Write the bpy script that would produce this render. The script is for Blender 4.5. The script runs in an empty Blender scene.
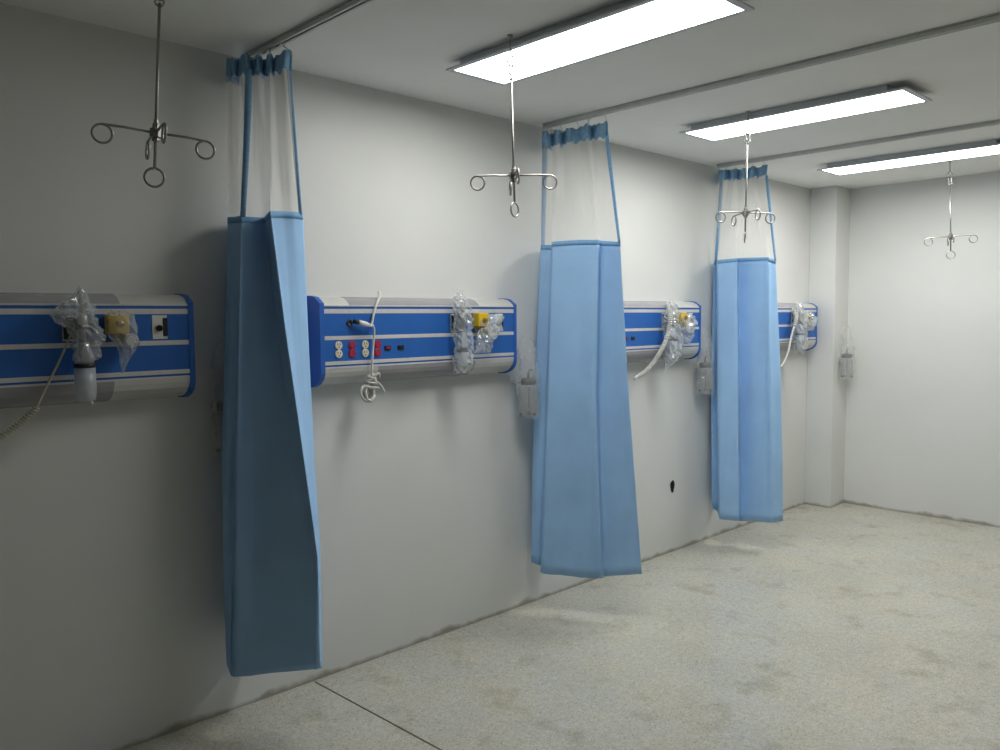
import bpy, bmesh, math, random
from mathutils import Vector, Matrix

scene = bpy.context.scene
COL = scene.collection
PI = math.pi
rng = random.Random(7)

# ------------------------------------------------------------------ helpers
def lin(r, g, b):
    f = lambda c: (c / 255 / 12.92) if c / 255 <= 0.04045 else ((c / 255 + 0.055) / 1.055) ** 2.4
    return (f(r), f(g), f(b), 1.0)


class MB:
    """Collects shapes; build() links them as ONE mesh object."""
    def __init__(self):
        self.v, self.f, self.s, self.uv = [], [], [], {}

    def add(self, verts, faces, smooth=False, uvs=None):
        o = len(self.v)
        self.v += [tuple(p) for p in verts]
        for fc in faces:
            self.f.append([i + o for i in fc])
            self.s.append(smooth)
        if uvs:
            for i, t in enumerate(uvs):
                self.uv[o + i] = t
        return self

    def box(self, lo, hi, bevel=0.0):
        bm = bmesh.new()
        bmesh.ops.create_cube(bm, size=1.0)
        for v in bm.verts:
            v.co = Vector([lo[k] + (v.co[k] + .5) * (hi[k] - lo[k]) for k in range(3)])
        if bevel > 0:
            bmesh.ops.bevel(bm, geom=list(bm.edges), offset=bevel, segments=2, affect='EDGES', profile=.6)
        bm.verts.index_update()
        self.add([v.co[:] for v in bm.verts], [[v.index for v in f.verts] for f in bm.faces], False)
        bm.free()
        return self

    def tube(self, pts, r, n=8, closed=False, caps=True):
        pts = [Vector(p) for p in pts]
        m = len(pts)
        rad = r if isinstance(r, (list, tuple)) else [r] * m
        verts = []
        ref = None
        for i, p in enumerate(pts):
            a = pts[(i - 1) % m] if (closed or i > 0) else p
            b = pts[(i + 1) % m] if (closed or i < m - 1) else p
            t = (b - a).normalized()
            if ref is None:
                ref = t.orthogonal().normalized()
            else:
                ref = (ref - t * ref.dot(t))
                ref = ref.normalized() if ref.length > 1e-6 else t.orthogonal().normalized()
            w = t.cross(ref)
            for k in range(n):
                an = 2 * PI * k / n
                verts.append(p + (ref * math.cos(an) + w * math.sin(an)) * rad[i])
        faces = []
        for i in range(m if closed else m - 1):
            j = (i + 1) % m
            for k in range(n):
                l = (k + 1) % n
                faces.append([i * n + k, i * n + l, j * n + l, j * n + k])
        if caps and not closed:
            faces.append(list(range(n))[::-1])
            faces.append([(m - 1) * n + k for k in range(n)])
        return self.add(verts, faces, True)

    def lathe(self, prof, c=(0, 0, 0), axis='z', n=24, smooth=True, sx=1.0, sy=1.0):
        """prof: (radius, height) pairs, revolved round the axis through c."""
        verts, faces = [], []
        for r, h in prof:
            for k in range(n):
                a = 2 * PI * k / n
                x, y = r * math.cos(a) * sx, r * math.sin(a) * sy
                p = {'z': (x, y, h), 'y': (x, h, y), 'x': (h, x, y)}[axis]
                verts.append((c[0] + p[0], c[1] + p[1], c[2] + p[2]))
        for i in range(len(prof) - 1):
            for k in range(n):
                l = (k + 1) % n
                faces.append([i * n + k, i * n + l, (i + 1) * n + l, (i + 1) * n + k])
        faces.append(list(range(n))[::-1])
        faces.append([(len(prof) - 1) * n + k for k in range(n)])
        return self.add(verts, faces, smooth)

    def prism(self, poly, a, b, axis='x', smooth=False):
        """poly: closed outline of 2-D points swept from a to b along the axis."""
        mk = {'x': lambda p, t: (t, p[0], p[1]), 'y': lambda p, t: (p[0], t, p[1]), 'z': lambda p, t: (p[0], p[1], t)}[axis]
        n = len(poly)
        v = [mk(p, a) for p in poly] + [mk(p, b) for p in poly]
        f = [[i, (i + 1) % n, n + (i + 1) % n, n + i] for i in range(n)]
        f += [list(range(n))[::-1], list(range(n, 2 * n))]
        return self.add(v, f, smooth)

    def grid(self, rows, smooth=True, closed=False, uvs=None):
        m, n = len(rows), len(rows[0])
        v = [p for r in rows for p in r]
        f = []
        for i in range(m - 1):
            for k in range(n if closed else n - 1):
                l = (k + 1) % n
                f.append([i * n + k, i * n + l, (i + 1) * n + l, (i + 1) * n + k])
        return self.add(v, f, smooth, [t for r in uvs for t in r] if uvs else None)

    def build(self, name, mat, parent=None, fix=True):
        me = bpy.data.meshes.new(name)
        me.from_pydata(self.v, [], self.f)
        if self.uv:
            lay = me.uv_layers.new(name='UVMap')
            for lp in me.loops:
                lay.data[lp.index].uv = self.uv.get(lp.vertex_index, (0, 0))
        for p, s in zip(me.polygons, self.s):
            p.use_smooth = s
        if fix:
            bm = bmesh.new(); bm.from_mesh(me)
            bmesh.ops.recalc_face_normals(bm, faces=bm.faces)
            bm.to_mesh(me); bm.free()
        me.materials.append(mat)
        o = bpy.data.objects.new(name, me)
        COL.objects.link(o)
        if parent is not None:
            o.parent = parent
        return o


def tag(o, label, cat, group=None):
    o['label'] = label
    o['category'] = cat
    if group:
        o['group'] = group
    return o


def thing(name, label, cat, loc=(0, 0, 0), rot=None, group=None):
    o = bpy.data.objects.new(name, None)
    o.empty_display_size = .05
    COL.objects.link(o)
    o.location = loc
    if rot is not None:
        o.rotation_euler = rot
    return tag(o, label, cat, group)


def struct(name, mb, mat):
    o = mb.build(name, mat)
    o['kind'] = 'structure'
    return o


# ------------------------------------------------------------------ materials
def mat(name, color, rough=.5, metal=0.0, spec=.5, noise=0.0, nscale=20.0, bump=0.0, bscale=60.0, trans=0.0, emit=None):
    """Principled material with a little procedural variation of colour and relief."""
    m = bpy.data.materials.new(name)
    m.use_nodes = True
    nt = m.node_tree
    b = nt.nodes['Principled BSDF']
    b.inputs['Base Color'].default_value = color
    b.inputs['Roughness'].default_value = rough
    b.inputs['Metallic'].default_value = metal
    b.inputs['Specular IOR Level'].default_value = spec
    if trans:
        b.inputs['Transmission Weight'].default_value = trans
    tc = nt.nodes.new('ShaderNodeTexCoord')
    if noise > 0:
        n = nt.nodes.new('ShaderNodeTexNoise')
        n.inputs['Scale'].default_value = nscale
        n.inputs['Detail'].default_value = 5
        nt.links.new(tc.outputs['Object'], n.inputs['Vector'])
        r = nt.nodes.new('ShaderNodeValToRGB')
        r.color_ramp.elements[0].position, r.color_ramp.elements[1].position = .3, .7
        r.color_ramp.elements[0].color = tuple(c * (1 - noise) for c in color[:3]) + (1,)
        r.color_ramp.elements[1].color = tuple(min(1, c * (1 + noise)) for c in color[:3]) + (1,)
        nt.links.new(n.outputs['Fac'], r.inputs['Fac'])
        nt.links.new(r.outputs['Color'], b.inputs['Base Color'])
    if bump > 0:
        n2 = nt.nodes.new('ShaderNodeTexNoise')
        n2.inputs['Scale'].default_value = bscale
        n2.inputs['Detail'].default_value = 4
        nt.links.new(tc.outputs['Object'], n2.inputs['Vector'])
        bp = nt.nodes.new('ShaderNodeBump')
        bp.inputs['Strength'].default_value = bump
        bp.inputs['Distance'].default_value = .01
        nt.links.new(n2.outputs['Fac'], bp.inputs['Height'])
        nt.links.new(bp.outputs['Normal'], b.inputs['Normal'])
    if emit:
        b.inputs['Emission Color'].default_value = emit[0]
        b.inputs['Emission Strength'].default_value = emit[1]
    return m


def clear_mat(name, color, clear, rough=.15, spec=.6, facing=0.0):
    """Thin clear film or moulded plastic: part of the light passes straight through."""
    m = mat(name, color, rough, spec=spec, noise=.06, nscale=40)
    nt = m.node_tree
    b = nt.nodes['Principled BSDF']
    out = nt.nodes['Material Output']
    t = nt.nodes.new('ShaderNodeBsdfTransparent')
    mx = nt.nodes.new('ShaderNodeMixShader')
    nt.links.new(t.outputs[0], mx.inputs[1])
    nt.links.new(b.outputs[0], mx.inputs[2])
    if facing > 0:
        lw = nt.nodes.new('ShaderNodeLayerWeight')
        lw.inputs['Blend'].default_value = .35
        mr = nt.nodes.new('ShaderNodeMapRange')
        mr.inputs['To Min'].default_value = 1 - clear
        mr.inputs['To Max'].default_value = min(1, 1 - clear + facing)
        nt.links.new(lw.outputs['Facing'], mr.inputs['Value'])
        nt.links.new(mr.outputs['Result'], mx.inputs['Fac'])
    else:
        mx.inputs['Fac'].default_value = 1 - clear
    nt.links.new(mx.outputs[0], out.inputs['Surface'])
    return m


def wall_mat(name):
    """Matt off-white paint with faint trowel marks and a ragged line of grime where it meets the floor."""
    m = mat(name, WALL, .42, spec=.35, noise=.025, nscale=2.2, bump=.05, bscale=9)
    nt = m.node_tree
    b = nt.nodes['Principled BSDF']
    src = b.inputs['Base Color'].links[0].from_socket
    g = nt.nodes.new('ShaderNodeNewGeometry')
    sep = nt.nodes.new('ShaderNodeSeparateXYZ')
    nt.links.new(g.outputs['Position'], sep.inputs[0])
    n = nt.nodes.new('ShaderNodeTexNoise')
    n.inputs['Scale'].default_value = 7
    n.inputs['Detail'].default_value = 9
    nt.links.new(g.outputs['Position'], n.inputs['Vector'])
    h = nt.nodes.new('ShaderNodeMapRange')          # ragged height of the grime line
    h.inputs['From Min'].default_value, h.inputs['From Max'].default_value = .42, .72
    h.inputs['To Min'].default_value, h.inputs['To Max'].default_value = .010, .036
    nt.links.new(n.outputs['Fac'], h.inputs['Value'])
    lt = nt.nodes.new('ShaderNodeMath'); lt.operation = 'SUBTRACT'
    nt.links.new(h.outputs['Result'], lt.inputs[0])
    nt.links.new(sep.outputs['Z'], lt.inputs[1])
    k = nt.nodes.new('ShaderNodeMapRange')
    k.inputs['From Min'].default_value, k.inputs['From Max'].default_value = -.012, .012
    k.inputs['To Max'].default_value = .72
    nt.links.new(lt.outputs[0], k.inputs['Value'])
    mx = nt.nodes.new('ShaderNodeMix'); mx.data_type = 'RGBA'
    nt.links.new(k.outputs['Result'], mx.inputs['Factor'])
    nt.links.new(src, mx.inputs['A'])
    mx.inputs['B'].default_value = lin(128, 118, 98)
    nt.links.new(mx.outputs['Result'], b.inputs['Base Color'])
    return m


def floor_mat(name):
    """Pale ground terrazzo: fine grey and straw chips, cloudy patches, a few scuffs."""
    m = bpy.data.materials.new(name)
    m.use_nodes = True
    nt = m.node_tree
    N, L = nt.nodes, nt.links
    b = N['Principled BSDF']
    tc = N.new('ShaderNodeTexCoord')
    def noise(scale, detail=4, rough=.6):
        n = N.new('ShaderNodeTexNoise')
        n.inputs['Scale'].default_value = scale
        n.inputs['Detail'].default_value = detail
        n.inputs['Roughness'].default_value = rough
        L.new(tc.outputs['Object'], n.inputs['Vector'])
        return n.outputs['Fac']
    def ramp(fac, stops):
        r = N.new('ShaderNodeValToRGB')
        e = r.color_ramp.elements
        e[0].position, e[0].color = stops[0]
        e[1].position, e[1].color = stops[-1]
        for p, c in stops[1:-1]:
            q = e.new(p); q.color = c
        L.new(fac, r.inputs['Fac'])
        return r.outputs['Color']
    def mul(a, c, f=1.0):
        x = N.new('ShaderNodeMix'); x.data_type = 'RGBA'; x.blend_type = 'MULTIPLY'
        x.inputs['Factor'].default_value = f
        L.new(a, x.inputs['A']); L.new(c, x.inputs['B'])
        return x.outputs['Result']
    v = N.new('ShaderNodeTexVoronoi')
    v.inputs['Scale'].default_value = 210
    L.new(tc.outputs['Object'], v.inputs['Vector'])
    sep = N.new('ShaderNodeSeparateColor')
    L.new(v.outputs['Color'], sep.inputs[0])
    chips = ramp(sep.outputs[0], [(0, lin(168, 160, 138)), (.10, FLOOR_B), (.5, FLOOR_A), (.85, FLOOR_C), (1, lin(220, 218, 209))])
    patch = ramp(noise(1.6, 6, .65), [(.3, (.86, .86, .86, 1)), (.65, (1, 1, 1, 1))])
    warm = ramp(noise(3.7, 5), [(.35, (1, .985, .93, 1)), (.62, (.97, .985, 1, 1))])
    mott = ramp(noise(38, 5, .7), [(.36, (.86, .86, .84, 1)), (.62, (1, 1, 1, 1))])
    scuff = ramp(noise(4.5, 4, .55), [(.30, (.80, .79, .74, 1)), (.44, (1, 1, 1, 1))])
    c = mul(mul(mul(mul(chips, patch), warm), scuff), mott)
    L.new(c, b.inputs['Base Color'])
    b.inputs['Roughness'].default_value = .23
    b.inputs['Specular IOR Level'].default_value = .45
    return m


def net_mat(name, color):
    """Knitted curtain net: white threads with open diamond holes, drawn on the cloth's own coordinates."""
    m = mat(name, color, .8, spec=.1)
    nt = m.node_tree
    N, L = nt.nodes, nt.links
    b, out = N['Principled BSDF'], N['Material Output']
    uv = N.new('ShaderNodeUVMap')
    sep = N.new('ShaderNodeSeparateXYZ')
    L.new(uv.outputs['UV'], sep.inputs[0])
    def mth(op, a, c=None):
        x = N.new('ShaderNodeMath'); x.operation = op
        for i, q in enumerate((a, c)):
            if q is None:
                continue
            if isinstance(q, (int, float)):
                x.inputs[i].default_value = q
            else:
                L.new(q, x.inputs[i])
        return x.outputs[0]
    def thread(q):
        return mth('ABSOLUTE', mth('SUBTRACT', mth('FRACT', mth('MULTIPLY', q, 1 / .0085)), .5))
    d1 = thread(mth('ADD', sep.outputs['X'], mth('MULTIPLY', sep.outputs['Y'], .7)))
    d2 = thread(mth('SUBTRACT', sep.outputs['X'], mth('MULTIPLY', sep.outputs['Y'], .7)))
    hole = mth('GREATER_THAN', mth('MINIMUM', d1, d2), .115)
    t = N.new('ShaderNodeBsdfTransparent')
    mx = N.new('ShaderNodeMixShader')
    L.new(hole, mx.inputs['Fac'])
    L.new(b.outputs[0], mx.inputs[1])
    L.new(t.outputs[0], mx.inputs[2])
    L.new(mx.outputs[0], out.inputs['Surface'])
    return m


LIGHT = 20.0
WALL = (.735, .745, .725, 1)
FLOOR_A, FLOOR_B, FLOOR_C = lin(200, 199, 189), lin(193, 192, 182), lin(205, 204, 194)
M = {}
M['wall'] = wall_mat('wall_paint')
M['wall_far'] = mat('side_wall_paint', (.70, .705, .69, 1), .7, noise=.03, nscale=3)
M['wall_absorber'] = mat('bounce_absorbing_paint', (.14, .14, .135, 1), .8, noise=.05, nscale=3)  # dark colour given to the unseen wall to soak up bounced light
M['ceiling'] = mat('ceiling_paint', (.88, .88, .855, 1), .7, spec=.2, noise=.02, nscale=3)
M['floor'] = floor_mat('terrazzo')
M['joint'] = mat('joint_strip', lin(92, 86, 74), .5, metal=.3, noise=.3, nscale=30)
M['cloth'] = mat('curtain_cloth', (.355, .585, .89, 1), .75, spec=.15, noise=.05, nscale=6, bump=.12, bscale=14)
M['cloth_hem'] = mat('curtain_hem', (.22, .42, .66, 1), .8, spec=.1, noise=.12, nscale=90)
M['top_hem'] = mat('curtain_top_hem', (.24, .46, .74, 1), .8, spec=.1, noise=.08, nscale=90)
M['jar_lid'] = mat('jar_lid_plastic', (.13, .135, .14, 1), .4, noise=.1, nscale=50)
M['band'] = mat('curtain_band', (.27, .48, .70, 1), .8, spec=.1, noise=.15, nscale=60)
M['net'] = net_mat('curtain_net', (.80, .80, .76, 1))
M['blue'] = mat('panel_blue', (.025, .130, .46, 1), .35, spec=.4, noise=.03, nscale=8)
M['cap'] = mat('cap_blue', (.028, .130, .48, 1), .4, spec=.4, noise=.04, nscale=12)
M['silver'] = mat('brushed_aluminium', (.64, .64, .63, 1), .42, metal=.15, noise=.05, nscale=40)
M['plate'] = mat('cover_plate', (.60, .60, .57, 1), .4, metal=.2, noise=.03, nscale=20)
M['lens'] = mat('lamp_lens', (.33, .325, .345, 1), .25, spec=.5, noise=.05, nscale=15)
M['rail'] = mat('rail_aluminium', (.62, .63, .61, 1), .5, metal=.05, noise=.05, nscale=30)
M['steel'] = mat('stainless_steel', (.34, .33, .31, 1), .42, metal=.9, noise=.06, nscale=60)
M['dsteel'] = mat('cast_hub', (.30, .29, .27, 1), .4, metal=.9, noise=.15, nscale=80)
M['housing'] = mat('lamp_housing', (.66, .70, .74, 1), .5, metal=0.0, noise=.04, nscale=20)
for i_, k_ in enumerate((.93, 1.06, 1.30)):      # farther lights set stronger to brighten the far end
    M['glow%d' % i_] = mat('lit_diffuser', (.9, .9, .9, 1), .6, noise=.01, nscale=5, emit=((1, .99, .96, 1), LIGHT * k_))
M['white'] = mat('white_plastic', (.72, .72, .69, 1), .4, noise=.04, nscale=30)
M['cord'] = mat('cord_white', (.66, .65, .60, 1), .5, noise=.08, nscale=60)
M['cordgrey'] = mat('cord_grey', (.50, .47, .38, 1), .5, noise=.1, nscale=60)
M['ivory'] = mat('socket_ivory', (.70, .66, .53, 1), .45, noise=.04, nscale=40)
M['red'] = mat('socket_red', (.42, .012, .03, 1), .4, noise=.06, nscale=40)
M['black'] = mat('black_plastic', (.012, .013, .015, 1), .45, noise=.2, nscale=40)
M['green'] = mat('outlet_green', (.012, .05, .035, 1), .4, noise=.1, nscale=40)
M['yellow'] = mat('outlet_yellow', (.68, .47, .015, 1), .4, noise=.06, nscale=40)
M['brass'] = mat('brass_fitting', (.50, .33, .07, 1), .3, metal=.8, noise=.1, nscale=50)
M['frost'] = clear_mat('frosted_bottle', (.56, .61, .65, 1), .42, .3)
M['film'] = clear_mat('polythene_film', (.62, .66, .67, 1), .69, .10, .9, facing=.27)
M['haze'] = clear_mat('old_polythene_film', (.74, .76, .74, 1), .85, .10, .9, facing=.26)
M['glass'] = clear_mat('jar_glass', (.60, .63, .63, 1), .86, .06, .9, facing=.5)
M['dial'] = clear_mat('gauge_glass', (.55, .55, .52, 1), .35, .1, .8)
M['dark'] = mat('dark_hollow', (.010, .010, .011, 1), .9, noise=.3, nscale=60)
CURTAIN_SECTIONS = {  # leading points of each row: unseen back fold added to block light leaks
 'c1': [
  [(1.57,-0.03,2.655),(1.545,-0.05,2.655),(1.5,-0.044,2.655),(1.475,-0.14,2.655),(1.52,-0.115,2.655),(1.495,-0.224,2.655),(1.56,-0.144,2.655),(1.535,-0.242,2.655),(1.6,-0.165,2.655),(1.565,-0.271,2.655),(1.61,-0.226,2.655),(1.585,-0.342,2.655),(1.63,-0.329,2.655)],
  [(1.57,-0.03,2.585),(1.545,-0.05,2.585),(1.5,-0.039,2.585),(1.48,-0.125,2.585),(1.515,-0.121,2.585),(1.495,-0.219,2.585),(1.55,-0.159,2.585),(1.535,-0.237,2.585),(1.59,-0.18,2.585),(1.57,-0.258,2.585),(1.6,-0.241,2.585),(1.585,-0.338,2.585),(1.63,-0.325,2.585)],
  [(1.58,-0.02,2.038),(1.53,-0.05,2.038),(1.48,-0.06,2.038),(1.475,-0.123,2.033),(1.46,-0.204,2.028),(1.44,-0.252,2.022),(1.49,-0.242,2.023),(1.56,-0.204,2.031),(1.51,-0.346,2.036),(1.52,-0.343,2.037),(1.57,-0.335,2.042),(1.61,-0.34,2.043),(1.66,-0.328,2.042)],
  [(1.6,-0.02,1.6),(1.55,-0.13,1.6),(1.42,-0.13,1.6),(1.415,-0.192,1.6),(1.43,-0.219,1.6),(1.41,-0.269,1.6),(1.475,-0.244,1.6),(1.565,-0.266,1.6),(1.52,-0.417,1.6),(1.53,-0.41,1.6),(1.565,-0.389,1.6),(1.605,-0.379,1.6),(1.65,-0.361,1.6)],
  [(1.6,-0.02,1.1),(1.56,-0.16,1.1),(1.375,-0.163,1.1),(1.38,-0.204,1.1),(1.4,-0.222,1.1),(1.385,-0.269,1.1),(1.45,-0.278,1.1),(1.545,-0.428,1.1),(1.535,-0.503,1.1),(1.54,-0.502,1.1),(1.57,-0.469,1.1),(1.6,-0.444,1.1),(1.63,-0.416,1.1)],
  [(1.58,-0.02,0.75),(1.55,-0.17,0.75),(1.365,-0.168,0.75),(1.37,-0.201,0.75),(1.385,-0.22,0.75),(1.37,-0.268,0.75),(1.435,-0.294,0.75),(1.55,-0.497,0.75),(1.555,-0.545,0.75),(1.56,-0.542,0.75),(1.575,-0.522,0.75),(1.595,-0.495,0.75),(1.62,-0.46,0.75)],
  [(1.57,-0.02,0.291),(1.54,-0.17,0.291),(1.365,-0.17,0.291),(1.37,-0.174,0.254),(1.385,-0.167,0.226),(1.375,-0.206,0.238),(1.43,-0.28,0.253),(1.56,-0.48,0.297),(1.58,-0.505,0.304),(1.59,-0.491,0.297),(1.6,-0.478,0.289),(1.61,-0.465,0.282),(1.62,-0.453,0.275)]],
 'c2': [
  [(3.399,-0.052,2.643),(3.359,-0.067,2.643),(3.32,-0.055,2.643),(3.27,-0.138,2.643),(3.349,-0.11,2.643),(3.28,-0.209,2.643),(3.369,-0.173,2.643),(3.29,-0.278,2.643),(3.359,-0.295,2.643),(3.3,-0.399,2.643),(3.379,-0.361,2.643),(3.33,-0.456,2.643),(3.359,-0.484,2.643)],
  [(3.399,-0.052,2.569),(3.359,-0.067,2.569),(3.32,-0.055,2.569),(3.28,-0.129,2.569),(3.339,-0.119,2.569),(3.29,-0.2,2.569),(3.359,-0.181,2.569),(3.3,-0.269,2.569),(3.359,-0.295,2.569),(3.31,-0.392,2.569),(3.379,-0.361,2.569),(3.339,-0.448,2.569),(3.369,-0.476,2.569)],
  [(3.428,-0.052,2.029),(3.379,-0.067,2.029),(3.29,-0.071,2.029),(3.285,-0.114,2.026),(3.28,-0.162,2.022),(3.251,-0.193,2.035),(3.27,-0.265,2.036),(3.3,-0.345,2.037),(3.315,-0.421,2.032),(3.33,-0.443,2.032),(3.389,-0.414,2.032),(3.409,-0.46,2.027),(3.409,-0.525,2.02)],
  [(3.418,-0.052,1.205),(3.339,-0.137,1.205),(3.231,-0.068,1.205),(3.226,-0.119,1.205),(3.231,-0.167,1.205),(3.201,-0.202,1.205),(3.241,-0.275,1.205),(3.28,-0.36,1.205),(3.3,-0.413,1.205),(3.32,-0.438,1.205),(3.379,-0.409,1.205),(3.409,-0.494,1.205),(3.418,-0.579,1.205)],
  [(3.399,-0.052,0.276),(3.32,-0.156,0.276),(3.181,-0.086,0.276),(3.181,-0.125,0.273),(3.201,-0.144,0.261),(3.171,-0.175,0.235),(3.221,-0.267,0.233),(3.28,-0.345,0.226),(3.31,-0.418,0.231),(3.32,-0.473,0.241),(3.349,-0.476,0.243),(3.399,-0.565,0.261),(3.428,-0.66,0.28)]],
 'c3': [
  [(5.24,-0.014,2.655),(5.18,-0.05,2.655),(5.12,-0.075,2.655),(5.07,-0.144,2.655),(5.16,-0.13,2.655),(5.1,-0.196,2.655),(5.18,-0.189,2.655),(5.12,-0.261,2.655),(5.19,-0.259,2.655),(5.13,-0.323,2.655),(5.2,-0.322,2.655),(5.15,-0.385,2.655),(5.19,-0.401,2.655)],
  [(5.24,-0.014,2.585),(5.18,-0.05,2.585),(5.12,-0.076,2.585),(5.08,-0.139,2.585),(5.15,-0.137,2.585),(5.1,-0.197,2.585),(5.17,-0.195,2.585),(5.12,-0.262,2.585),(5.18,-0.266,2.585),(5.14,-0.318,2.585),(5.19,-0.328,2.585),(5.15,-0.387,2.585),(5.19,-0.402,2.585)],
  [(5.26,-0.014,2.021),(5.2,-0.03,2.021),(5.15,-0.025,2.021),(5.17,-0.033,2.021),(5.06,-0.107,2.019),(5.06,-0.182,2.022),(5.07,-0.253,2.025),(5.17,-0.205,2.033),(5.15,-0.321,2.028),(5.14,-0.408,2.026),(5.13,-0.45,2.023),(5.18,-0.446,2.016),(5.22,-0.458,2.007)],
  [(5.26,-0.014,1.2),(5.18,-0.1,1.2),(5.1,-0.041,1.2),(5.13,-0.055,1.2),(5.02,-0.138,1.2),(5.03,-0.21,1.2),(5.06,-0.278,1.2),(5.16,-0.23,1.2),(5.14,-0.347,1.2),(5.13,-0.442,1.2),(5.12,-0.484,1.2),(5.17,-0.487,1.2),(5.23,-0.507,1.2)],
  [(5.24,-0.014,0.25),(5.17,-0.12,0.25),(5.09,-0.067,0.25),(5.13,-0.084,0.224),(5.01,-0.18,0.203),(5.03,-0.239,0.203),(5.06,-0.3,0.201),(5.15,-0.258,0.177),(5.13,-0.383,0.2),(5.13,-0.473,0.209),(5.12,-0.515,0.215),(5.17,-0.526,0.214),(5.23,-0.539,0.213)]]}

# ------------------------------------------------------------------ camera
cam_d = bpy.data.cameras.new('camera')
cam_d.sensor_width = 36.0
cam_d.lens = 807.13 / 1000 * 36.0
cam_d.clip_start, cam_d.clip_end = .02, 60
cam = bpy.data.objects.new('camera', cam_d)
COL.objects.link(cam)
R_ = ((0.719821497963099, -0.694111684272912, -0.008122858239656899),
      (0.05536368959216055, 0.04574204734444305, 0.9974179299468612),
      (0.6919478831132466, 0.7184125798317844, -0.07135469286975324))
cm = Matrix.Identity(4)
for i in range(3):
    cm[i][0], cm[i][1], cm[i][2] = R_[0][i], R_[1][i], -R_[2][i]
cm.translation = Vector((0.0, -3.1522, 1.6381))
cam.matrix_world = cm
scene.camera = cam

# ------------------------------------------------------------------ the room
# x runs along the bed wall, y points into that wall (its face is y = 0), z is up
H = 2.70
X0, X1, Y0 = -2.6, 6.97, -6.2
struct('floor', MB().box((X0 - .1, Y0 - .1, -.1), (X1 + .1, .1, 0)), M['floor'])
struct('ceiling', MB().box((X0 - .1, Y0 - .1, H), (X1 + .1, .1, H + .1)), M['ceiling'])
struct('wall_left', MB().box((X0 - .1, 0, 0), (X1 + .1, .1, H)), M['wall'])
struct('wall_back', MB().box((X1, Y0 - .1, 0), (X1 + .1, 0, H)), M['wall'])
struct('wall_right', MB().box((X0 - .1, Y0 - .1, 0), (X1, Y0, H)), M['wall_far'])
struct('wall_front', MB().box((X0 - .1, Y0, 0), (X0, 0, H)), M['wall_absorber'])
struct('wall_pilaster', MB().box((6.70, -.225, 0), (X1, 0, H), .004), M['wall'])
struct('trim_1', MB().prism([(1.8435, -.012), (1.8505, -.012), (2.098, -6.1), (2.091, -6.1)], -.002, .0012, 'z'), M['joint'])      # divider strip let into the terrazzo

# small hole knocked low in the wall; near-black disc stands for its inner shade
hb = MB()
outl = [(4.683 + (.024 + .004 * math.sin(3 * a)) * math.cos(a), .460 + (.043 + .004 * math.cos(5 * a)) * math.sin(a)) for a in [2 * PI * k / 20 for k in range(20)]]
n = len(outl)
inner = [(4.683 + (x - 4.683) * .72, .46 + (z - .46) * .78) for x, z in outl]
hb.add([(x, -.0006, z) for x, z in outl] + [(x, -.003, z) for x, z in outl] + [(x, -.0015, z) for x, z in inner],
       [[i, (i + 1) % n, n + (i + 1) % n, n + i] for i in range(n)] + [[n + i, n + (i + 1) % n, 2 * n + (i + 1) % n, 2 * n + i] for i in range(n)]
       + [[2 * n + i for i in range(n)]])
t = thing('wall_hole', 'small dark oval hole knocked in the white wall below the third bed panel', 'hole', (0, 0, 0))
hb.build('hole_shade', M['dark'], t)
MB().tube([(4.690, -.002, .478), (4.688, -.010, .462), (4.681, -.006, .440)], .004, 6).build('cable_stub', M['black'], t)

# ------------------------------------------------------------------ ceiling lights
LABELS = ['largest lit ceiling light, nearest the wide blue curtain with the dark fold',
          'lit rectangular ceiling light between the middle curtain rail and the far curtain rail',
          'lit rectangular ceiling light beyond the far curtain rail, by the end wall']
for i_, (x0, label) in enumerate(zip((2.2465, 3.9535, 5.678), LABELS)):
    t = thing('ceiling_light', label, 'ceiling light', (x0 + .143, -1.14, H), group='surface-mounted ceiling lights')
    hx, hy = .143, .577
    MB().box((-hx + .004, -hy + .07, -.033), (hx - .004, hy - .03, 0), .003).build('housing', M['housing'], t)
    f = MB()
    a, b_ = hx + .024, hy + .028
    f.box((-a, -b_, -.041), (-hx, b_, -.033), .002).box((hx, -b_, -.041), (a, b_, -.033), .002)
    f.box((-hx, -b_, -.041), (hx, -hy, -.033), .002).box((-hx, hy, -.041), (hx, b_, -.033), .002)
    f.box((-hx - .002, -hy - .002, -.0365), (hx + .002, hy + .002, -.0325))
    f.build('frame', M['housing'], t)
    MB().box((-hx, -hy, -.0397), (hx, hy, -.0367)).build('diffuser', M['glow%d' % i_], t)

# ------------------------------------------------------------------ curtain rails
RAILS = [(1.585, 'aluminium curtain rail on the ceiling over the wide dark-fold curtain'),
         (3.335, 'aluminium curtain rail on the ceiling between the two larger lit lights'),
         (5.130, 'aluminium curtain rail on the ceiling before the farthest lit light')]
for x, label in RAILS:
    t = thing('curtain_rail', label, 'curtain rail', (x, 0, H), group='ceiling curtain rails')
    prof = [(-.018, 0), (.018, 0), (.018, -.005), (.009, -.005), (.009, -.008), (.015, -.008), (.015, -.024), (.005, -.024),
            (.005, -.021), (.012, -.021), (.012, -.011), (-.012, -.011), (-.012, -.021), (-.005, -.021), (-.005, -.024),
            (-.015, -.024), (-.015, -.008), (-.009, -.008), (-.009, -.005), (-.018, -.005)]
    r = MB()
    k = len(prof)
    v = [(p[0], -2.95, p[1]) for p in prof] + [(p[0], -.065, p[1]) for p in prof]
    r.add(v, [[i, (i + 1) % k, k + (i + 1) % k, k + i] for i in range(k)])
    r.build('track', M['rail'], t)
    for y in (-.065, -2.95):
        MB().box((-.018, y - .003, -.026), (.018, y + .003, 0), .002).build('end_cap', M['rail'], t)

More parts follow.
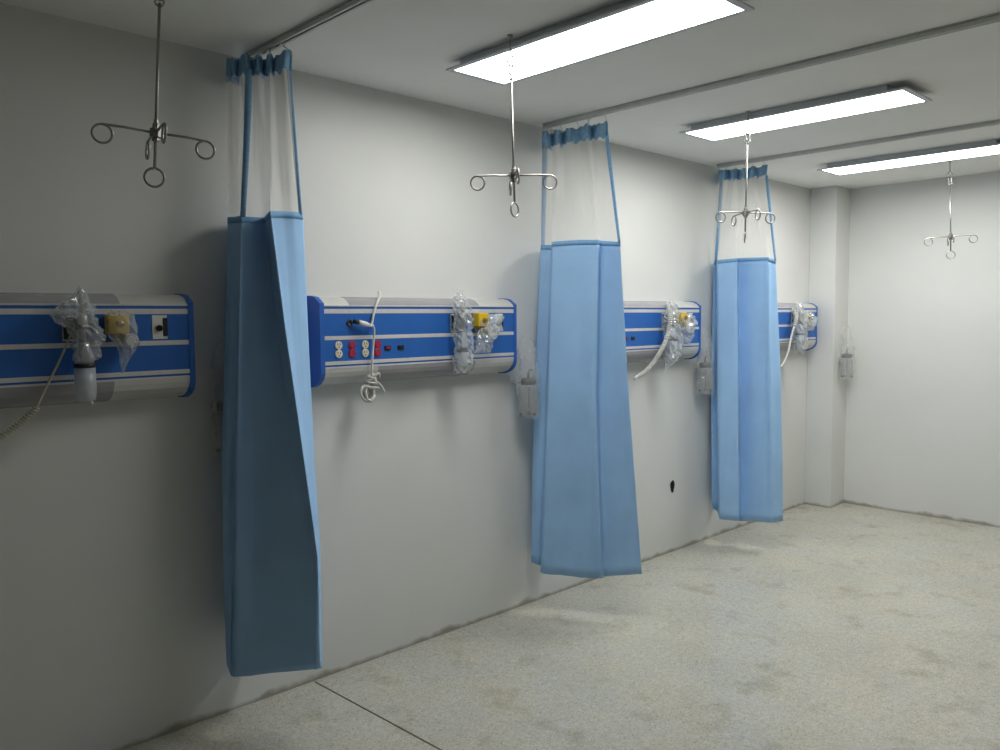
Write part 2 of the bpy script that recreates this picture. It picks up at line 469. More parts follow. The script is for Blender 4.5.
# ------------------------------------------------------------------ curtains
def cr(p0, p1, p2, p3, u):
    return 0.5 * ((2 * p1) + (p2 - p0) * u + (2 * p0 - 5 * p1 + 4 * p2 - p3) * u * u + (3 * p1 - p0 - 3 * p2 + p3) * u ** 3)

def sample(row, k, soft=.55):
    """Row of fold points -> finer row; soft 0 keeps the folds sharp, 1 rounds them."""
    P = [Vector(p) for p in row]
    out = []
    for i in range(len(P) - 1):
        a, b = P[max(i - 1, 0)], P[min(i + 2, len(P) - 1)]
        for j in range(k):
            u = j / k
            out.append(P[i].lerp(P[i + 1], u) * (1 - soft) + cr(a, P[i], P[i + 1], b, u) * soft)
    out.append(P[-1])
    return out

def loft(rows, k, zs, soft=.55):
    R = [sample(r, k, soft) for r in rows]
    out = []
    for i in range(len(R) - 1):
        m = zs[i]
        for j in range(m):
            u = j / m
            a, b = R[max(i - 1, 0)], R[min(i + 2, len(R) - 1)]
            out.append([R[i][q].lerp(R[i + 1][q], u) for q in range(len(R[i]))])
    out.append(R[-1])
    return out

def uvrows(rows):
    res = []
    for r in rows:
        s, line = 0.0, []
        for i, p in enumerate(r):
            if i:
                s += (Vector((p[0], p[1], 0)) - Vector((r[i - 1][0], r[i - 1][1], 0))).length
            line.append((s, p[2]))
        res.append(line)
    # the net hangs from its gathers: measure across it by its widest row
    w = max(l[-1][0] for l in res)
    return [[(q[0] / max(l[-1][0], 1e-5) * w, q[1]) for q in l] for l in res]

def strip(rows, i0, i1, off):
    """A narrow band that rides on columns i0..i1 of a loft, set off a little to both faces."""
    out = []
    for r in rows:
        a, b = Vector(r[i0]), Vector(r[i1])
        out.append([a, a.lerp(b, .5), b])
    return out

TO_CAM = Vector((-.62, -.78, 0))      # out from the bed wall, towards the middle of the ward
def make_curtain(key, label, rail_x, creases, left_hem, hook_cols, seed, soft=.5):
    rg = random.Random(seed)
    rows = CURTAIN_SECTIONS[key]
    anchor = Vector((rail_x, -.2, H - .024))
    t = thing('privacy_curtain', label, 'curtain', anchor, group='blue privacy curtains')
    loc = lambda rr: [[Vector(p) - anchor for p in r] for r in rr]
    # ruffled heading band
    band = loft(rows[:2], 8, [5], .7)
    ph = [rg.uniform(0, 6.28) for _ in range(4)]
    for i, r in enumerate(band):                     # puckers and uneven gathers
        for q in range(len(r)):
            lift = .006 * math.sin(q * .41 + ph[0]) + .004 * math.sin(q * 1.1 + ph[1])
            if i == len(band) - 1:
                lift += .005 * math.sin(q * .8 + ph[2])
            r[q] = r[q] + TO_CAM * (.009 * math.sin(q * .9 + i * .4 + ph[3])) + Vector((0, 0, lift - .004))
            r[q].z = min(r[q].z, H - .030)
            r[q].y = min(r[q].y, -.012)
    m = MB().grid(loc(band))
    o = m.build('heading_band', M['band'], t, fix=False)
    sol = o.modifiers.new('thickness', 'SOLIDIFY'); sol.thickness = .003; sol.offset = 0
    # white net
    net = loft(rows[1:3], 6, [14], .8)
    n_ = len(net)
    for i, r in enumerate(net):                      # the gathers relax quickly below the band
        u = i / (n_ - 1)
        for q in range(len(r)):
            r[q] = r[q] + Vector((.006, .003, 0)) * math.sin(q * 1.9 + seed) * (1 - u) * u * 2
    MB().grid(loc(net), uvs=uvrows(net)).build('net_top', M['net'], t, fix=False)
    # blue cloth
    body = loft(rows[2:], 6, [18] * (len(rows) - 3), soft)
    zt, zb = rows[2][0][2], rows[-1][0][2]
    for r in body:
        for q in range(len(r)):
            p = r[q]
            d = 0.0
            for zc, amp, wdt, slope in creases:
                dz = p.z - (zc + slope * q / len(r))
                d += amp * max(0, 1 - abs(dz) / wdt)
            u = (zt - p.z) / (zt - zb)
            d += .0035 * math.sin(q * .55 + p.z * 3.1 + seed) * u
            d += .0020 * math.sin(q * 1.3 - p.z * 7.3 + 2 * seed) * u
            r[q] = p + TO_CAM * d
    o = MB().grid(loc(body)).build('cloth_panel', M['cloth'], t, fix=False)
    sol = o.modifiers.new('thickness', 'SOLIDIFY'); sol.thickness = .0018; sol.offset = 0
    # stitched hem along the top of the cloth
    top = [[p + TO_CAM * .0035 for p in r] for r in body[:2]]
    z0 = [p.z for p in top[0]]
    top = [[Vector((p.x, p.y, p.z + .006)) for p in top[0]], [Vector((p.x, p.y, z0[i] - .018)) for i, p in enumerate(top[1])]]
    o = MB().grid(loc(top)).build('top_hem', M['top_hem'], t, fix=False)
    sol = o.modifiers.new('thickness', 'SOLIDIFY'); sol.thickness = .002; sol.offset = 0
    # blue side hems of the net
    nc = len(net[0])
    for c, w, dirn in ((left_hem * 6, .027, 1), (nc - 1, .019, -1)):
        rr = []
        for i, r in enumerate(net):
            p = r[c]
            right = Vector((.78, -.62, 0))
            ww = w * (1 - .35 * abs(i / (n_ - 1) - .2))
            a, b = p + TO_CAM * .013, p + TO_CAM * .013 + right * ww * dirn
            rr.append([a, a.lerp(b, .5) + TO_CAM * .002, b])
        o = MB().grid(loc(rr)).build('side_hem', M['cloth_hem'], t, fix=False)
        sol = o.modifiers.new('thickness', 'SOLIDIFY'); sol.thickness = .002; sol.offset = 0
    # hooks and gliders
    for c in hook_cols:
        p = Vector(rows[0][c])
        q = Vector((rail_x, p.y, H - .024))
        hk = MB()
        hk.box((-.006, p.y - anchor.y - .008, -.004), (.006, p.y - anchor.y + .008, .006), .002)
        a = q - anchor
        b = p - anchor
        hk.tube([a, a.lerp(b, .5) + Vector((0, .004, 0)), b + Vector((0, 0, -.012))], .0022, 6)
        hk.build('curtain_hook', M['white'], t)
    return t

make_curtain('c1', 'wide blue curtain with a dark front fold, beside the dim bed panel', 1.585,
             [(.70, .007, .05, .03), (.47, .005, .06, -.04), (.36, .004, .05, .06)], 5, (4, 6, 8, 9, 10, 12), 1, .25)
make_curtain('c2', 'middle blue curtain hanging under the rail between the two larger lit lights', 3.335,
             [(.72, .005, .05, .02), (.50, .006, .05, -.03), (1.22, .003, .05, .02)], 2, (2, 4, 6, 8, 9, 10, 12), 2)
make_curtain('c3', 'smallest blue curtain with four straight pleats, in front of the last bed panel', 5.130,
             [(.62, .005, .05, .01), (.44, .005, .05, .02)], 2, (2, 4, 6, 8, 10, 12), 3, .35)

# ------------------------------------------------------------------ bed-head service panels
FD = .120                                             # how far the face stands off the wall
Z_LENS_T, Z_B = 1.697, 1.343
def arc_top():  # outline of the upper lens, (y, z)
    return [(-.001, 1.735), (-.045, 1.735), (-.075, 1.729), (-.098, 1.717), (-.113, 1.705), (-FD, 1.697)]
def arc_bot():
    return [(-FD, 1.420), (-.1175, 1.403), (-.108, 1.383), (-.090, 1.364), (-.066, 1.351), (-.040, 1.344), (-.001, 1.343)]

def shell(mb, prof, x0, x1, th=.004):
    """A curved strip of profile points swept along x, with thickness."""
    inn = [(p[0] + th * (1 if p[0] < -.05 else 0), p[1] - (th if p[1] > 1.55 else -th)) for p in prof]
    ring = prof + inn[::-1]
    return mb.prism(ring, x0, x1, 'x', False)

def bed_panel(right, label):
    left = right - 1.152
    t = thing('bed_head_panel', label, 'bed-head panel', (left, 0, 1.54), group='bed-head service panels')
    L = 1.152
    zz = -1.54
    def sh(mb):
        mb.v = [(x, y, z + zz) for x, y, z in mb.v]
        return mb
    core = [(-.001, 1.728), (-.07, 1.722), (-.112, 1.696), (-.112, 1.421), (-.100, 1.388), (-.06, 1.356), (-.001, 1.349)]
    sh(MB().prism(core, .001, L - .001)).build('back_box', M['silver'], t)
    # lamp lenses and the opaque plates that close their ends
    for prof, lp, rp in ((arc_top(), .130, .245), (arc_bot(), .280, .275)):
        up = prof[0][1] > 1.6
        a = MB(); shell(a, prof, lp, L - rp); sh(a).build('upper_lens' if up else 'lower_lens', M['lens'], t)
        a = MB(); shell(a, prof, 0, lp); sh(a).build('cover_plate', M['plate'], t)
        a = MB(); shell(a, prof, L - rp, L); sh(a).build('cover_plate', M['plate'], t)
    # face: silver and blue bands
    for z0, z1 in ((1.6905, 1.697), (1.660, 1.6795), (1.545, 1.562), (1.4355, 1.4515), (1.420, 1.4275)):
        sh(MB().box((0, -FD - .0015, z0), (L, -.110, z1), .001)).build('silver_strip', M['silver'], t)
    for z0, z1 in ((1.6795, 1.6905), (1.4275, 1.4355)):
        sh(MB().box((0, -FD + .002, z0), (L, -.110, z1))).build('blue_groove', M['cap'], t)
    sh(MB().box((0, -FD, 1.562), (L, -.110, 1.660))).build('upper_fascia', M['blue'], t)
    sh(MB().box((0, -FD, 1.4515), (L, -.110, 1.545))).build('lower_fascia', M['blue'], t)
    # blue end caps with ribs
    e = .0035
    cap = [(0, 1.735 + e), (-.045, 1.735 + e), (-.080, 1.729 + e), (-FD - .004, 1.704), (-FD - e, 1.695), (-FD - e, 1.425),
           (-FD - .003, 1.400), (-.112, 1.374), (-.085, 1.352), (-.05, 1.338), (0, 1.336)]
    for x0, x1 in ((-.022, 0), (L, L + .020)):
        c = MB().prism(cap, x0, x1)
        sx = x0 if x0 < 0 else x1
        for k in range(3):
            z = 1.712 - k * .012
            c.box((min(sx, sx + (-.002 if x0 < 0 else .002)), -.105, z - .003), (max(sx, sx + (-.002 if x0 < 0 else .002)), -.02, z + .003))
        sh(c).build('end_cap', M['cap'], t)
    # power sockets: cream, red, cream, red, each a pair of round outlets
    R0 = 3.023 - 1.152
    for i, (x, key) in enumerate(((1.9405, 'ivory'), (2.0105, 'red'), (2.0795, 'ivory'), (2.1475, 'red'))):
        px = x - R0
        m = MB()
        for zc in (1.521, 1.4835):
            m.lathe([(.0185, -FD - .0005), (.0185, -FD - .004), (.0165, -FD - .0055)], (px, 0, zc), 'y', 18, False)
        m.box((px - .004, -FD - .003, 1.4985), (px + .004, -FD, 1.506))
        o = sh(m).build('power_socket', M[key], t)
        o['label'] = 'cream twin power socket' if key == 'ivory' else 'red twin power socket'
        s = MB()
        for zc in (1.521, 1.4835):
            for dx in (-.006, .006):
                s.box((px + dx - .0013, -FD - .0065, zc), (px + dx + .0013, -FD - .0045, zc + .009))
            s.lathe([(.003, -FD - .0045), (.003, -FD - .0065)], (px, 0, zc - .008), 'y', 8, False)
        sh(s).build('socket_slot', M['black' if key == 'ivory' else 'cap'], o)
    for x, key in ((2.203, 'red'), (2.278, 'black')):
        px = x - R0
        o = sh(MB().box((px - .017, -FD - .004, 1.491), (px + .017, -FD + .001, 1.512), .001)).build('switch', M['black'], t)
        sh(MB().box((px - .009, -FD - .007, 1.496), (px + .009, -FD - .003, 1.507), .001)).build('rocker', M[key], o)
    # gas outlets: dark green, yellow, black on a pale plate
    for x, key in ((2.612, 'green'), (2.773, 'yellow'), (2.915, 'black')):
        px = x - R0
        m = MB().box((px - .027, -FD - .003, 1.568), (px + .027, -FD + .001, 1.656), .001)
        o = sh(m).build('gas_outlet', M['white'], t)
        o['label'] = {'green': 'dark green gas outlet', 'yellow': 'yellow gas outlet', 'black': 'black and white gas outlet'}[key]
        if key == 'black':
            sh(MB().box((px + .012, -FD - .006, 1.578), (px + .028, -FD - .002, 1.646), .001)).build('outlet_mark', M['black'], o)
        else:
            sh(MB().box((px - .024, -FD - .008, 1.574), (px + .024, -FD - .002, 1.650), .002)).build('outlet_mark', M[key], o)
        sh(MB().lathe([(.012, -FD - .008), (.012, -FD - .012), (.007, -FD - .012), (.006, -FD - .006)], (px - .004, 0, 1.608), 'y', 14)).build('outlet_port', M['dark'], o)
    # call-cord jack on the upper fascia
    px = 2.000 - R0
    sh(MB().lathe([(.016, -FD), (.016, -FD - .004), (.011, -FD - .005), (.010, -FD - .002)], (px, 0, 1.618), 'y', 16)).build('jack_socket', M['black'], t)
    return t

RIGHT = [1.279, 3.023, 4.811, 6.592]
for r_, lab in zip(RIGHT, ('dim blue and silver bed-head panel on the wall, cut off by the photo edge',
                           'blue and silver bed-head panel with cream and red sockets in view',
                           'blue and silver bed-head panel between the middle and the smallest curtain',
                           'last blue and silver bed-head panel, half behind the smallest curtain')):
    bed_panel(r_, lab)

# ------------------------------------------------------------------ bagged flowmeters and cords
def crinkle(levels, seed, n=18, amp=.18, k=3):
    """A crumpled film bag: rings (z, cx, cy, rx, ry) with creased sides."""
    rg = random.Random(seed)
    out = []
    for i in range(len(levels) - 1):
        for j in range(k):
            u = j / k
            out.append([levels[i][q] * (1 - u) + levels[i + 1][q] * u for q in range(5)])
    out.append(levels[-1])
    rows = []
    for i, (z, cx, cy, rx, ry) in enumerate(out):
        row = []
        for q in range(n):
            a = 2 * PI * q / n + rg.uniform(-.1, .1)
            f = 1 + rg.uniform(-amp, amp) + .10 * math.sin(3 * a + i * .8 + seed)
            row.append((cx + rx * f * math.cos(a), cy + ry * f * math.sin(a), z + rg.uniform(-.006, .006) * (rx / .04)))
        rows.append(row)
    return MB().grid(rows, smooth=False, closed=True)

def bag(name, label, levels, seed, mat_='film', amp=.18, group='clear film bags'):
    z0, x0, y0 = levels[0][0], levels[0][1], levels[0][2]
    lv = [(z - z0, cx - x0, cy - y0, rx, ry) for z, cx, cy, rx, ry in levels]
    o = crinkle(lv, seed, amp=amp).build(name, M[mat_], None, fix=False)
    o.location = (x0, y0, z0)
    return tag(o, label, 'plastic bag', group)

def coil(path, rad, pitch, wire, seg=10, n=6):
    P = [Vector(p) for p in path]
    fine = sample(P, 24, 1.0)
    ln = [0.0]
    for a, b in zip(fine, fine[1:]):
        ln.append(ln[-1] + (b - a).length)
    total, pts, turns = ln[-1], [], ln[-1] / pitch
    m = int(turns * seg)
    i = 0
    for s in range(m + 1):
        d = total * s / m
        while i < len(ln) - 2 and ln[i + 1] < d:
            i += 1
        u = (d - ln[i]) / max(1e-6, ln[i + 1] - ln[i])
        p = fine[i].lerp(fine[i + 1], u)
        tdir = (fine[i + 1] - fine[i]).normalized()
        a = tdir.cross(Vector((0, 1, 0))).normalized()
        b = tdir.cross(a)
        an = 2 * PI * d / pitch
        pts.append(p + a * math.cos(an) * rad + b * math.sin(an) * rad)
    return MB().tube(pts, wire, n)

def oxygen_flowmeter(x, label, top, bot, zc, y=-.19, r=.034, bottle='frost'):
    """Flowmeter with its humidifier bottle: adapter in the outlet, body, sight tube, knob, collar, bottle."""
    t = thing('oxygen_flowmeter', label, 'flowmeter', (x, y, bot), group='bagged oxygen flowmeters')
    b = MB()
    b.lathe([(.011, -y - FD - .012), (.011, .004), (.016, .003), (.016, -.010), (.008, -.014)], (0, 0, top + .085 - bot), 'y', 16)
    b.lathe([(.013, top + .006 - bot), (.013, top + .05 - bot), (.017, top + .055 - bot), (.017, top + .10 - bot), (.010, top + .105 - bot)], (0, 0, 0), 'z', 16)
    b.build('valve_body', M['steel'], t)
    MB().lathe([(.012, top + .105 - bot), (.012, top + .150 - bot), (.008, top + .158 - bot), (.003, top + .162 - bot)], (0, 0, 0), 'z', 16).build('sight_tube', M['dial'], t)
    MB().lathe([(.006, .013), (.006, .020), (.015, .022), (.016, .040), (.012, .044)], (0, 0, top + .078 - bot), 'x', 14).build('control_knob', M['green'], t)
    MB().lathe([(r * .92, zc - bot), (r * 1.02, zc - bot + .002), (r * 1.02, zc - bot + .012), (r * .92, zc - bot + .014)], (0, 0, 0), 'z', 24).build('bottle_collar', M['black'], t)
    MB().lathe([(r * .90, zc + .014 - bot), (r * .86, zc + .04 - bot), (r * .55, top - bot), (.013, top + .008 - bot)], (0, 0, 0), 'z', 24).build('bottle_lid', M['frost'], t)
    MB().lathe([(r * .55, 0), (r * .86, .006), (r * .98, .028), (r, .05), (r * .97, zc - bot)], (0, 0, 0), 'z', 24).build('bottle', M[bottle], t)
    MB().tube([(r * .4, -.3 * r, .004), (r * .4, -.3 * r, -.012)], .005, 8).build('drip_nozzle', M['white'], t)
    return t

def air_flowmeter(x, z, label, y=-.165, w=.045, yellow='yellow'):
    t = thing('air_flowmeter', label, 'flowmeter', (x, y, z - .05), group='bagged air flowmeters')
    MB().box((-w, -.012, .03), (w * .55, -y - FD - .009, .098), .004).build('yellow_body', M[yellow], t)
    MB().lathe([(.008, -.034), (.013, -.033), (.013, -.020), (.008, -.012)], (-.012, 0, .064), 'y', 14).build('brass_fitting', M['brass'], t)
    b = MB().lathe([(.008, 0), (.010, .012), (.010, .034)], (.004, -.004, -.006), 'z', 14)
    b.build('outlet_nozzle', M['brass'], t)
    g = MB().lathe([(.020, -.030), (.026, -.030), (.026, -.012), (.020, -.010)], (.022, 0, .004), 'y', 24)
    o = g.build('gauge', M['dial'], t)
    MB().lathe([(.017, -.0315), (.017, -.0305)], (.022, 0, .004), 'y', 20, False).build('gauge_face', M['white'], o)
    return t

# --- bed 1 (dim)
oxygen_flowmeter(.887, 'frosted humidifier bottle with black collar on the dim bed panel', 1.556, 1.362, 1.478)
bag('plastic_bag', 'clear bag twisted to a point over the frosted bottle with black collar',
    [(1.755, .884, -.185, .004, .004), (1.728, .886, -.185, .018, .016), (1.690, .868, -.185, .052, .035), (1.648, .862, -.19, .062, .045),
     (1.610, .890, -.19, .052, .045), (1.575, .902, -.19, .050, .045), (1.545, .897, -.19, .044, .042), (1.505, .888, -.19, .038, .038)], 11)
air_flowmeter(1.020, 1.612, 'yellow air flowmeter with round gauge on the dim bed panel')
bag('plastic_bag', 'clear bag with a pointed tail over the dim yellow air flowmeter',
    [(1.672, 1.012, -.165, .020, .012), (1.655, 1.016, -.168, .044, .030), (1.600, 1.024, -.172, .050, .038), (1.560, 1.034, -.175, .040, .036),
     (1.520, 1.030, -.172, .022, .020), (1.480, 1.022, -.168, .010, .009), (1.452, 1.019, -.166, .004, .004)], 12, amp=.14)
t = thing('coiled_cord', 'grey coiled cord sagging across the dim bed panel', 'cord', (.868, -.15, 1.62))
a0 = Vector((.868, -.15, 1.62))
pp = [Vector(p) - a0 for p in ((.868, -.165, 1.62), (.82, -.16, 1.51), (.765, -.16, 1.40), (.742, -.16, 1.352))]
MB().tube(sample(pp, 6, 1), .0042, 8).build('plain_lead', M['cordgrey'], t)
pp = [Vector(p) - a0 for p in ((.742, -.16, 1.352), (.69, -.155, 1.302), (.61, -.15, 1.25), (.50, -.14, 1.225), (.38, -.13, 1.27), (.30, -.135, 1.36), (.262, -.137, 1.47))]
coil(pp, .0085, .0105, .0032).build('coiled_lead', M['cordgrey'], t)
MB().lathe([(.008, 0), (.012, .005), (.012, .03), (.006, .045)], (.262 - .868, .010, 1.468 - 1.62), 'z', 12).build('plug', M['black'], t)

# --- bed 2
oxygen_flowmeter(2.604, 'oxygen flowmeter bagged in white crumpled film, beside cream and red sockets', 1.560, 1.392, 1.470, r=.030, bottle='frost')
bag('plastic_bag', 'long crumpled white film bag on the panel with cream and red sockets',
    [(1.775, 2.598, -.175, .006, .004), (1.735, 2.598, -.18, .034, .020), (1.690, 2.600, -.185, .046, .032), (1.645, 2.606, -.19, .046, .040),
     (1.590, 2.604, -.19, .050, .042), (1.540, 2.612, -.19, .046, .042), (1.480, 2.612, -.19, .050, .044), (1.420, 2.607, -.19, .048, .042),
     (1.372, 2.600, -.19, .042, .036)], 21, amp=.22)
air_flowmeter(2.768, 1.612, 'yellow air flowmeter beside the long crumpled white film bag')
bag('plastic_bag', 'short pale film bag hanging over the yellow flowmeter near red sockets',
    [(1.652, 2.84, -.150, .060, .012), (1.628, 2.822, -.165, .082, .028), (1.585, 2.800, -.172, .072, .036), (1.540, 2.778, -.172, .062, .034),
     (1.500, 2.765, -.168, .056, .028), (1.462, 2.752, -.165, .050, .018)], 22, amp=.2)
t = thing('nurse_call_cord', 'white cord with plug, knotted over the top of the panel with red sockets', 'cord', (2.125, -.14, 1.60))
a0 = Vector((2.125, -.14, 1.60))
V = lambda *p: Vector(p) - a0
MB().tube(sample([V(2.210, -.055, 1.760), V(2.185, -.090, 1.738), V(2.140, -.128, 1.70), V(2.118, -.137, 1.655), V(2.108, -.138, 1.618)], 6, 1), [.0075] * 6 + [.0065] * 6 + [.0055] * 13, 8).build('upper_cord', M['cord'], t)
MB().tube(sample([V(2.108, -.138, 1.618), V(2.098, -.150, 1.610), V(2.112, -.148, 1.585), V(2.108, -.145, 1.52), V(2.100, -.145, 1.45), V(2.096, -.145, 1.37)], 8, 1), .0050, 8).build('hanging_cord', M['cord'], t)
pl = MB().tube([V(2.108, -.145, 1.605), V(2.085, -.152, 1.607), V(2.060, -.152, 1.613), V(2.030, -.148, 1.620)], [.006, .008, .012, .012], 12)
o = pl.build('plug', M['white'], t)
MB().tube([V(2.033, -.148, 1.6193), V(2.006, -.144, 1.6255)], [.0105, .0095], 12).build('plug_tip', M['black'], o)
cb = MB()
rg = random.Random(5)
pts = []
for k in range(0, 150):
    an = 2 * PI * k / 25
    rr_ = .034 + .004 * math.sin(an * .37)
    pts.append(V(2.078 + .010 * math.sin(k * .06) + rr_ * .78 * math.cos(an), -.138 + .012 * math.sin(k * .11), 1.303 + rr_ * math.sin(an) + .004 * math.cos(k * .2)))
cb.tube(pts, .0052, 7)
cb.build('coiled_slack', M['cord'], t)
kn = MB()
pts = [V(2.098 + (.014 + .0012 * k) * math.cos(k * .9), -.140 + .016 * math.sin(k * .9), 1.385 - k * .0030) for k in range(26)]
kn.tube(pts, .0055, 7)
kn.tube(sample([V(2.10, -.15, 1.365), V(2.135, -.16, 1.335), V(2.155, -.155, 1.305)], 5, 1), .0048, 7)
kn.tube(sample([V(2.10, -.15, 1.375), V(2.125, -.158, 1.390), V(2.130, -.155, 1.37)], 5, 1), .0052, 7)
kn.build('knot', M['cord'], t)

# --- bed 3
oxygen_flowmeter(4.385, 'frosted humidifier bottle on the panel between middle and smallest curtain', 1.556, 1.372, 1.478, bottle='frost', r=.036)
bag('plastic_bag', 'tall clear bag over the bottle between middle and smallest curtain',
    [(1.745, 4.394, -.175, .008, .006), (1.705, 4.396, -.18, .040, .024), (1.655, 4.388, -.185, .055, .040), (1.600, 4.380, -.19, .058, .045),
     (1.540, 4.395, -.19, .066, .050), (1.460, 4.398, -.19, .070, .052), (1.385, 4.398, -.19, .064, .048), (1.345, 4.372, -.19, .040, .030),
     (1.305, 4.345, -.18, .016, .012), (1.272, 4.325, -.175, .006, .005)], 31, amp=.16)
air_flowmeter(4.556, 1.612, 'yellow air flowmeter on the panel before the smallest curtain', yellow='yellow')
bag('plastic_bag', 'crumpled film bag over the yellow flowmeter before the smallest curtain',
    [(1.650, 4.560, -.155, .040, .014), (1.630, 4.590, -.165, .078, .028), (1.590, 4.598, -.172, .086, .038), (1.545, 4.590, -.172, .070, .036),
     (1.500, 4.588, -.168, .060, .028), (1.462, 4.585, -.165, .054, .020)], 32, amp=.22)
t = thing('coiled_cord', 'white ridged cord curving down from the panel before the smallest curtain', 'cord', (4.43, -.2, 1.7))
a0 = Vector((4.43, -.2, 1.7))
pp = [Vector(p) - a0 for p in ((4.42, -.13, 1.72), (4.345, -.205, 1.640), (4.30, -.215, 1.515), (4.215, -.21, 1.40), (4.105, -.20, 1.305), (4.018, -.19, 1.268))]
coil(pp, .0105, .0135, .0050).build('coiled_lead', M['cord'], t)
MB().tube([Vector((4.022, -.19, 1.2695)) - a0, Vector((3.985, -.188, 1.256)) - a0], [.011, .008], 10).build('plug', M['white'], t)

# --- bed 4
oxygen_flowmeter(6.160, 'humidifier bottle on the last bed panel by the smallest curtain', 1.556, 1.372, 1.478, r=.036)
bag('plastic_bag', 'tall clear bag over the bottle on the last bed panel',
    [(1.745, 6.150, -.175, .008, .006), (1.705, 6.150, -.18, .050, .026), (1.650, 6.150, -.185, .070, .042), (1.590, 6.155, -.19, .070, .045),
     (1.520, 6.165, -.19, .066, .048), (1.440, 6.168, -.19, .064, .050), (1.375, 6.168, -.19, .056, .045), (1.335, 6.162, -.19, .030, .022)], 41, amp=.16)
air_flowmeter(6.345, 1.605, 'air flowmeter inside pale film on the last bed panel', yellow='white')
bag('plastic_bag', 'crumpled pale film bag at the end of the last bed panel',
    [(1.668, 6.300, -.150, .040, .014), (1.640, 6.335, -.165, .085, .030), (1.595, 6.365, -.172, .105, .038), (1.555, 6.360, -.172, .085, .036),
     (1.510, 6.345, -.168, .060, .026)], 42, amp=.24)
t = thing('coiled_cord', 'thin white cord hanging from the last bed panel behind the smallest curtain', 'cord', (6.12, -.2, 1.65))
a0 = Vector((6.12, -.2, 1.65))
pp = [Vector(p) - a0 for p in ((6.13, -.14, 1.68), (6.075, -.2, 1.630), (6.025, -.205, 1.545))]
coil(pp, .012, .016, .005).build('coiled_lead', M['cord'], t)
pp = [Vector(p) - a0 for p in ((6.025, -.205, 1.545), (5.985, -.2, 1.45), (5.94, -.2, 1.34), (5.88, -.19, 1.26), (5.80, -.18, 1.21))]
MB().tube(sample(pp, 6, 1), .0085, 8).build('plain_lead', M['cord'], t)

# ------------------------------------------------------------------ suction jars on the wall between the beds
def suction_jar(x, y, label, wall_y=0.0):
    t = thing('suction_jar', label, 'suction jar', (x, y, 1.115), group='wall-mounted suction jars')
    d = wall_y - y
    b = MB().box((-.010, d - .006, .12), (.028, d - .0005, .20), .002)
    b.box((-.006, .036, .162), (.010, d - .005, .178), .002)
    b.build('wall_bracket', M['white'], t)
    MB().lathe([(.038, 0), (.048, .004), (.052, .015), (.052, .140), (.046, .156), (.039, .162), (.037, .162), (.044, .152), (.050, .138), (.050, .016), (.044, .007), (.0, .006)], (0, 0, 0), 'z', 28).build('glass_jar', M['glass'], t)
    MB().lathe([(.038, .160), (.042, .162), (.042, .188), (.034, .194), (.012, .196)], (0, 0, 0), 'z', 28).build('lid', M['jar_lid'], t)
    MB().tube([(0, 0, .190), (0, 0, .220), (.010, 0, .237), (.026, 0, .239)], .0055, 8).build('hose_spigot', M['steel'], t)
    MB().tube([(.006, 0, .150), (.006, 0, .025)], .004, 8).build('dip_tube', M['dsteel'], t)
    f = MB()
    for k in range(3):
        a = 2 * PI * k / 3 + .6
        f.box((.043 * math.cos(a) - .006, .043 * math.sin(a) - .006, -.004), (.043 * math.cos(a) + .006, .043 * math.sin(a) + .006, .010), .001)
    f.build('foot_ring', M['black'], t)
    return t

def jar_bag(x, y, label, seed, s=1.0):
    bag('plastic_bag', label,
        [(1.545, x - .030 * s, y, .012, .008), (1.515, x - .022 * s, y, .045 * s, .026), (1.455, x - .008, y, .058 * s, .040), (1.395, x, y, .056 * s, .046),
         (1.330, x, y, .057, .052), (1.250, x, y, .058, .056), (1.170, x, y, .058, .056), (1.095, x, y, .055, .052)], seed, 'haze', amp=.15, group='film bags on the suction jars')

suction_jar(1.445, -.078, 'dark suction jar on the wall behind the wide dark-fold curtain')
jar_bag(1.445, -.078, 'dim film bag on the jar behind the wide dark-fold curtain', 51, .8)
suction_jar(3.122, -.131, 'glass suction jar on the wall beside the middle curtain')
jar_bag(3.122, -.131, 'cloudy film bag on the glass jar beside the middle curtain', 52)
suction_jar(4.950, -.085, 'suction jar on the wall against the smallest curtain')
jar_bag(4.950, -.085, 'shiny film bag on the jar against the smallest curtain', 53)
suction_jar(6.800, -.295, 'clear suction jar with grey lid on the corner pilaster', -.225)
jar_bag(6.800, -.298, 'faint film bag on the jar at the corner pilaster', 54, .8)

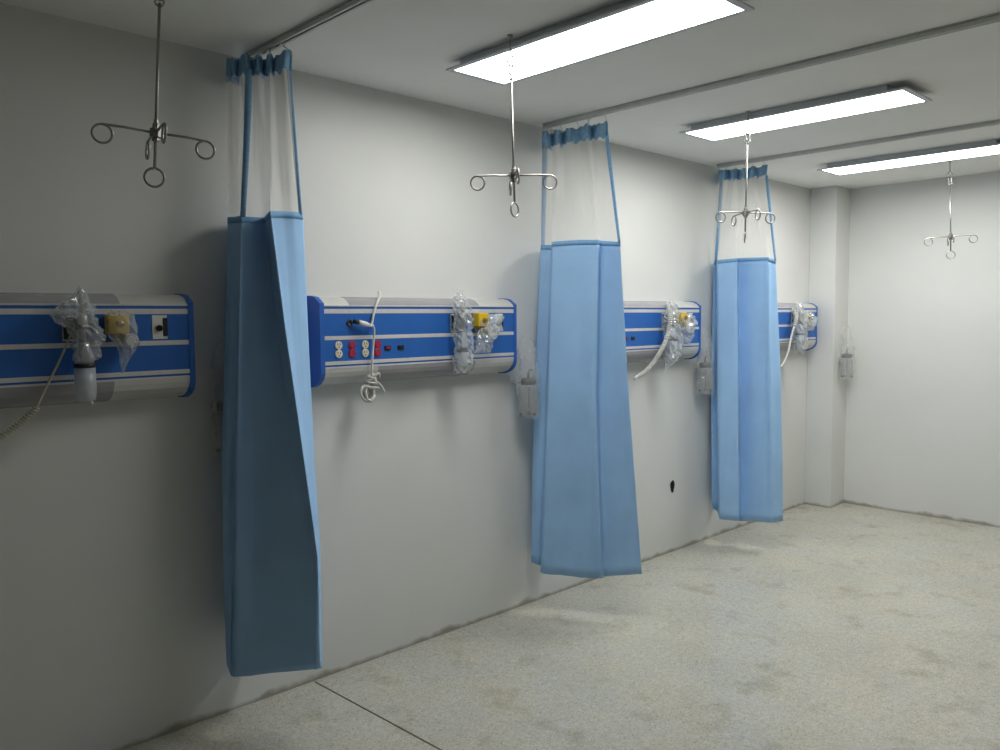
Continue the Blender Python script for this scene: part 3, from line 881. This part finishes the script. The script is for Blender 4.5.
# ------------------------------------------------------------------ ceiling drip hangers
def iv_hanger(x, y, view, turn, ring_turn, tilt, label):
    """Rod on a ceiling hook with four looped arms and a bottom loop. view: heading of the arms' cross; turn and tilt: how it hangs."""
    fwd = Vector((math.sin(view), math.cos(view), 0))
    t = thing('drip_hanger', label, 'drip stand', (x, y, H), group='ceiling drip hangers')
    t.rotation_mode = 'QUATERNION'
    t.rotation_quaternion = Matrix.Rotation(tilt, 3, fwd).to_quaternion()
    h0 = -view
    def ringpts(c, u, r, a0=PI / 2, a1=PI / 2 + 2 * PI, n=26):
        return [Vector(c) + u * (r * math.cos(a0 + (a1 - a0) * k / n)) + Vector((0, 0, r * math.sin(a0 + (a1 - a0) * k / n))) for k in range(n + 1)]
    # ceiling eye
    u = Vector((math.cos(h0 + .9), math.sin(h0 + .9), 0))
    e = MB().lathe([(.011, -.0005), (.011, -.004), (.004, -.006), (.0028, -.008), (.0028, -.072)], (0, 0, 0), 'z', 12)
    e.tube(ringpts((0, 0, -.094), u, .021, PI / 2, PI / 2 + 1.85 * PI), .0036, 7)
    e.build('ceiling_eye', M['steel'], t)
    # link
    u2 = Vector((math.cos(h0 + .25), math.sin(h0 + .25), 0))
    s = MB()
    s.tube([Vector((0, 0, -.126)) + u2 * (.010 * math.sin(k / 22 * 2 * PI)) + Vector((0, 0, .020 * math.cos(k / 22 * 2 * PI))) for k in range(22)], .0034, 7, closed=True)
    s.tube(ringpts((0, 0, -.152), Vector((math.cos(h0), math.sin(h0), 0)), .012, PI * .65, PI * 2.2, 18), .0032, 7)
    s.build('link', M['steel'], t)
    # rod
    MB().tube([(0, 0, -.155), (0, 0, -.625)], .0044, 10).build('rod', M['steel'], t)
    # hub
    MB().lathe([(.006, -.548), (.011, -.546), (.011, -.538), (.017, -.536), (.017, -.512), (.010, -.510), (.010, -.498), (.007, -.496), (.0065, -.486)], (0, 0, 0), 'z', 8, False).build('hub', M['dsteel'], t)
    for k in range(4):
        an = h0 + turn + k * PI / 2
        d = Vector((math.cos(an), math.sin(an), 0))
        z = -.523
        c = d * .139 + Vector((0, 0, z - .026))
        pts = [d * .012 + Vector((0, 0, z)), d * .08 + Vector((0, 0, z + .002)), d * .139 + Vector((0, 0, z))]
        pts += ringpts(c, d, .026, PI / 2, PI / 2 - 1.97 * PI, 28)[1:]
        MB().tube(pts, .0036, 7).build('arm', M['steel'], t)
    u3 = Vector((math.cos(h0 + ring_turn), math.sin(h0 + ring_turn), 0))
    MB().tube(ringpts((0, 0, -.651), u3, .0265, PI / 2, PI / 2 + 1.96 * PI, 28), .0037, 7).build('bottom_loop', M['steel'], t)
    return t

iv_hanger(.968, -.764, math.radians(20.9), math.radians(9), 0.0, math.radians(3.6), 'dark drip hanger in the dim part of the room, before the wide curtain')
iv_hanger(2.205, -.932, math.radians(44.9), math.radians(6), math.radians(57), math.radians(-1.2), 'steel drip hanger below the largest lit light')
iv_hanger(3.930, -.958, math.radians(60.9), math.radians(26), math.radians(84), math.radians(.6), 'steel drip hanger in front of the smallest curtain net')
iv_hanger(6.250, -1.214, math.radians(73.1), math.radians(7), math.radians(8), math.radians(-2.0), 'steel drip hanger in front of the plain end wall')

# ------------------------------------------------------------------ world and colour management
w = bpy.data.worlds.new('world')
scene.world = w
w.use_nodes = True
w.node_tree.nodes['Background'].inputs[0].default_value = (.02, .02, .02, 1)
w.node_tree.nodes['Background'].inputs[1].default_value = .5
vs = scene.view_settings
vs.view_transform = 'Standard'
vs.look = 'None'
vs.gamma = 1.0
vs.use_curve_mapping = False
vs.exposure = 0.06
